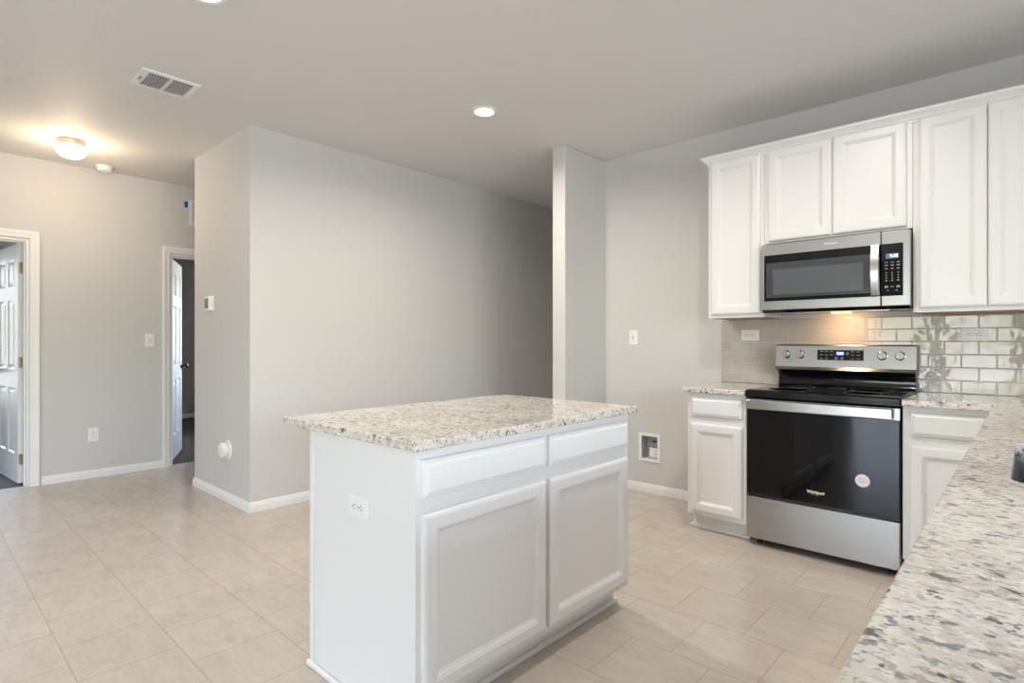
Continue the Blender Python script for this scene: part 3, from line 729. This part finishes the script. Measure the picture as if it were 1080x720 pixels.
link('recess_box', bm, PLASTIC_GREY, wb)
link('lower_shelf', fR.B(u0+0.045, u1-0.006, v0+0.005, v0+0.085, -0.084, -0.045, bev=0.004), PLASTIC, wb)
vb = bmesh.new(); fR.lathe(vb, u1-0.045, v1-0.050, [(0.012, -0.0845), (0.012, -0.050), (0.008, -0.048), (0.008, -0.030), (0, -0.030)], 16)
vl = link('valve', vb, NICKEL, wb, smooth=True)
link('valve_handle', fR.B(u1-0.062, u1-0.028, v1-0.056, v1-0.044, -0.029, -0.020, bev=0.003), DARK, vl)
# ---- hallway fittings
th = thing('thermostat', 'small white thermostat with grey screen on the partition wall', 'thermostat', fP.p(-4.775, 1.45, 0))
link('back_plate', fP.B(-4.832, -4.722, 1.448, 1.572, 0.0004, 0.008, bev=0.003), PLASTIC, th)
link('housing', fP.loops(bmesh.new(), -4.826, -4.728, 1.454, 1.566, [(0, 0.032), (0.003, 0.037), (0.006, 0.038)], 0.0082), PLASTIC, th)
link('screen', fP.B(-4.818, -4.745, 1.470, 1.548, 0.0382, 0.0392), mat('grey_screen', (0.16, 0.17, 0.17), 0.3), th)
rc = thing('round_wall_cap', 'white round cap low on the partition wall below the thermostat', 'wall cap', fP.p(-4.443, 0.393, 0))
link('flange', fP.lathe(bmesh.new(), -4.443, 0.393, [(0.072, 0.0004), (0.072, 0.006), (0.066, 0.012), (0.058, 0.013), (0, 0.013)], 40), PLASTIC, rc, smooth=True)
link('cap', fP.lathe(bmesh.new(), -4.443, 0.393, [(0.050, 0.0132), (0.050, 0.018), (0.058, 0.021), (0.058, 0.044), (0.052, 0.054), (0.034, 0.058), (0.032, 0.055), (0, 0.055)], 40), PLASTIC, rc, smooth=True)
# return grille above the second door and the tape beside it
gt = thing('wall_grille', 'white air return grille high on the wall above the second door', 'air grille', fF.p(2.12, 2.358, 0))
bm = bmesh.new(); u0, u1, v0, v1 = 1.918, 2.36, 2.358, 2.607
for a in ((u0, u0+0.028, v0, v1), (u1-0.028, u1, v0, v1), (u0+0.028, u1-0.028, v0, v0+0.028), (u0+0.028, u1-0.028, v1-0.028, v1)): fF.box(bm, *a, 0.0004, 0.010)
link('frame', bm, PLASTIC, gt)
link('backing', fF.B(u0+0.028, u1-0.028, v0+0.028, v1-0.028, 0.0004, 0.002), PLASTIC_GREY, gt)
for i in range(9):
    z = v0+0.034+i*0.0205; link('slat', fF.B(u0+0.029, u1-0.029, z, z+0.010, 0.0022, 0.008), PLASTIC, gt)
tag(recenter(link('tape_strip', fF.B(1.876, 1.906, 2.530, 2.590, 0.0004, 0.0014), BLUETAPE)), 'scrap of blue painter tape on the wall beside the high grille', 'tape')

# ---------------------------------------------------------------- ceiling fittings
def can_light(label, x, y, first=None):
    if first is None:
        t = thing('recessed_light', label, 'ceiling light', (x, y, H), 'recessed ceiling lights')
        link('trim_ring', zlathe(bmesh.new(), x, y, [(0.088, H-0.0004), (0.088, H-0.006), (0.082, H-0.010), (0.064, H-0.008), (0.062, H-0.0004), (0.088, H-0.0004)], 40), PLASTIC, t, smooth=True)
        link('lens', zlathe(bmesh.new(), x, y, [(0.061, H-0.0004), (0.061, H-0.006), (0, H-0.009)], 40), CANLENS, t, smooth=True)
    else:
        t = first.copy(); C.objects.link(t); t.location = (x, y, H); t['label'] = label
        for ch in list(first.children):
            c = ch.copy(); C.objects.link(c); c.parent = t
    l = bpy.data.lights.new('downlight', 'AREA'); l.shape = 'DISK'; l.size = 0.12; l.energy = CAN_W; l.color = (1, 0.93, 0.84); l.spread = rad(165)
    lo = bpy.data.objects.new('downlight', l); C.objects.link(lo); lo.location = (x, y, H-0.013)
    return t
c1 = can_light('round recessed ceiling light near the passage opening above the island', -2.668, 2.62)
can_light('round recessed ceiling light cut by the top frame edge', -2.655, 0.897, c1)
can_light('round recessed ceiling light in front of the range', -0.75, 2.45, c1)
vt = thing('ceiling_vent', 'white two-bank ceiling air vent above the left of the kitchen', 'air vent', (-3.77, 1.055, H))
bm = bmesh.new(); X0, X1, Y0, Y1 = -3.903, -3.640, 0.905, 1.205
ix0, ix1, iy0, iy1 = -3.876, -3.668, 0.944, 1.176
for a in ((X0, ix0, Y0, Y1), (ix1, X1, Y0, Y1), (ix0, ix1, Y0, iy0), (ix0, ix1, iy1, Y1), (ix0, ix1, 1.052, 1.068)): box(bm, *a, H-0.010, H-0.0004)
link('frame', bm, PLASTIC, vt)
link('backing', B(ix0, ix1, iy0, iy1, H-0.002, H-0.0004), DARK, vt)
for y0, y1 in ((iy0, 1.052), (1.068, iy1)):
    k = 8
    for i in range(k):
        y = y0 + (i+0.2)*(y1-y0)/k
        bm = bmesh.new(); P0 = [(ix0+0.002, y, H-0.003), (ix0+0.002, y+0.0045, H-0.0105), (ix1-0.018, y+0.0045, H-0.0105), (ix1-0.018, y, H-0.003)]
        a = [bm.verts.new(p) for p in P0]; b = [bm.verts.new((p[0], p[1]+0.0012, p[2])) for p in P0]
        bm.faces.new(a); bm.faces.new(b)
        for q in range(4): bm.faces.new((a[q], a[(q+1) % 4], b[(q+1) % 4], b[q]))
        link('louver', bm, VENTGREY, vt)
link('damper_lever', B(-3.790, -3.765, 0.922, 0.929, H-0.018, H-0.010), PLASTIC_GREY, vt)
bm = bmesh.new()
box(bm, -3.80, -3.755, 0.919, 0.932, H-0.0108, H-0.0101); link('lever_slot', bm, DARK, vt)
# flush-mount hall lamp
lx, ly = -5.385, 0.87
lp = thing('flush_ceiling_lamp', 'lit mushroom-glass ceiling lamp with metal band in the hall', 'ceiling lamp', (lx, ly, H))
link('band', zlathe(bmesh.new(), lx, ly, [(0.083, H-0.0004), (0.088, H-0.006), (0.085, H-0.034), (0.088, H-0.038), (0.080, H-0.040), (0.078, H-0.0004), (0.083, H-0.0004)], 48), NICKEL, lp, smooth=True)
link('glass_shade', zlathe(bmesh.new(), lx, ly, [(0.078, H-0.036), (0.094, H-0.044), (0.101, H-0.056), (0.099, H-0.074), (0.086, H-0.100), (0.062, H-0.120), (0.032, H-0.130), (0, H-0.133)], 48), LAMPGLASS, lp, smooth=True)
l = bpy.data.lights.new('hall_bulb', 'POINT'); l.energy = HALL_W; l.color = (1, 0.74, 0.48); l.shadow_soft_size = 0.10
lo = bpy.data.objects.new('hall_bulb', l); C.objects.link(lo); lo.location = (lx, ly, H-0.28)
sd = thing('smoke_detector', 'round white smoke detector on the ceiling by the far wall', 'smoke detector', (-5.955, 1.195, H))
link('mount', zlathe(bmesh.new(), -5.955, 1.195, [(0.066, H-0.0004), (0.066, H-0.012), (0.060, H-0.014), (0.000, H-0.014)], 36), PLASTIC, sd, smooth=True)
link('housing', zlathe(bmesh.new(), -5.955, 1.195, [(0.058, H-0.0142), (0.058, H-0.030), (0.051, H-0.042), (0.029, H-0.046), (0.025, H-0.043), (0, H-0.043)], 36), PLASTIC, sd, smooth=True)
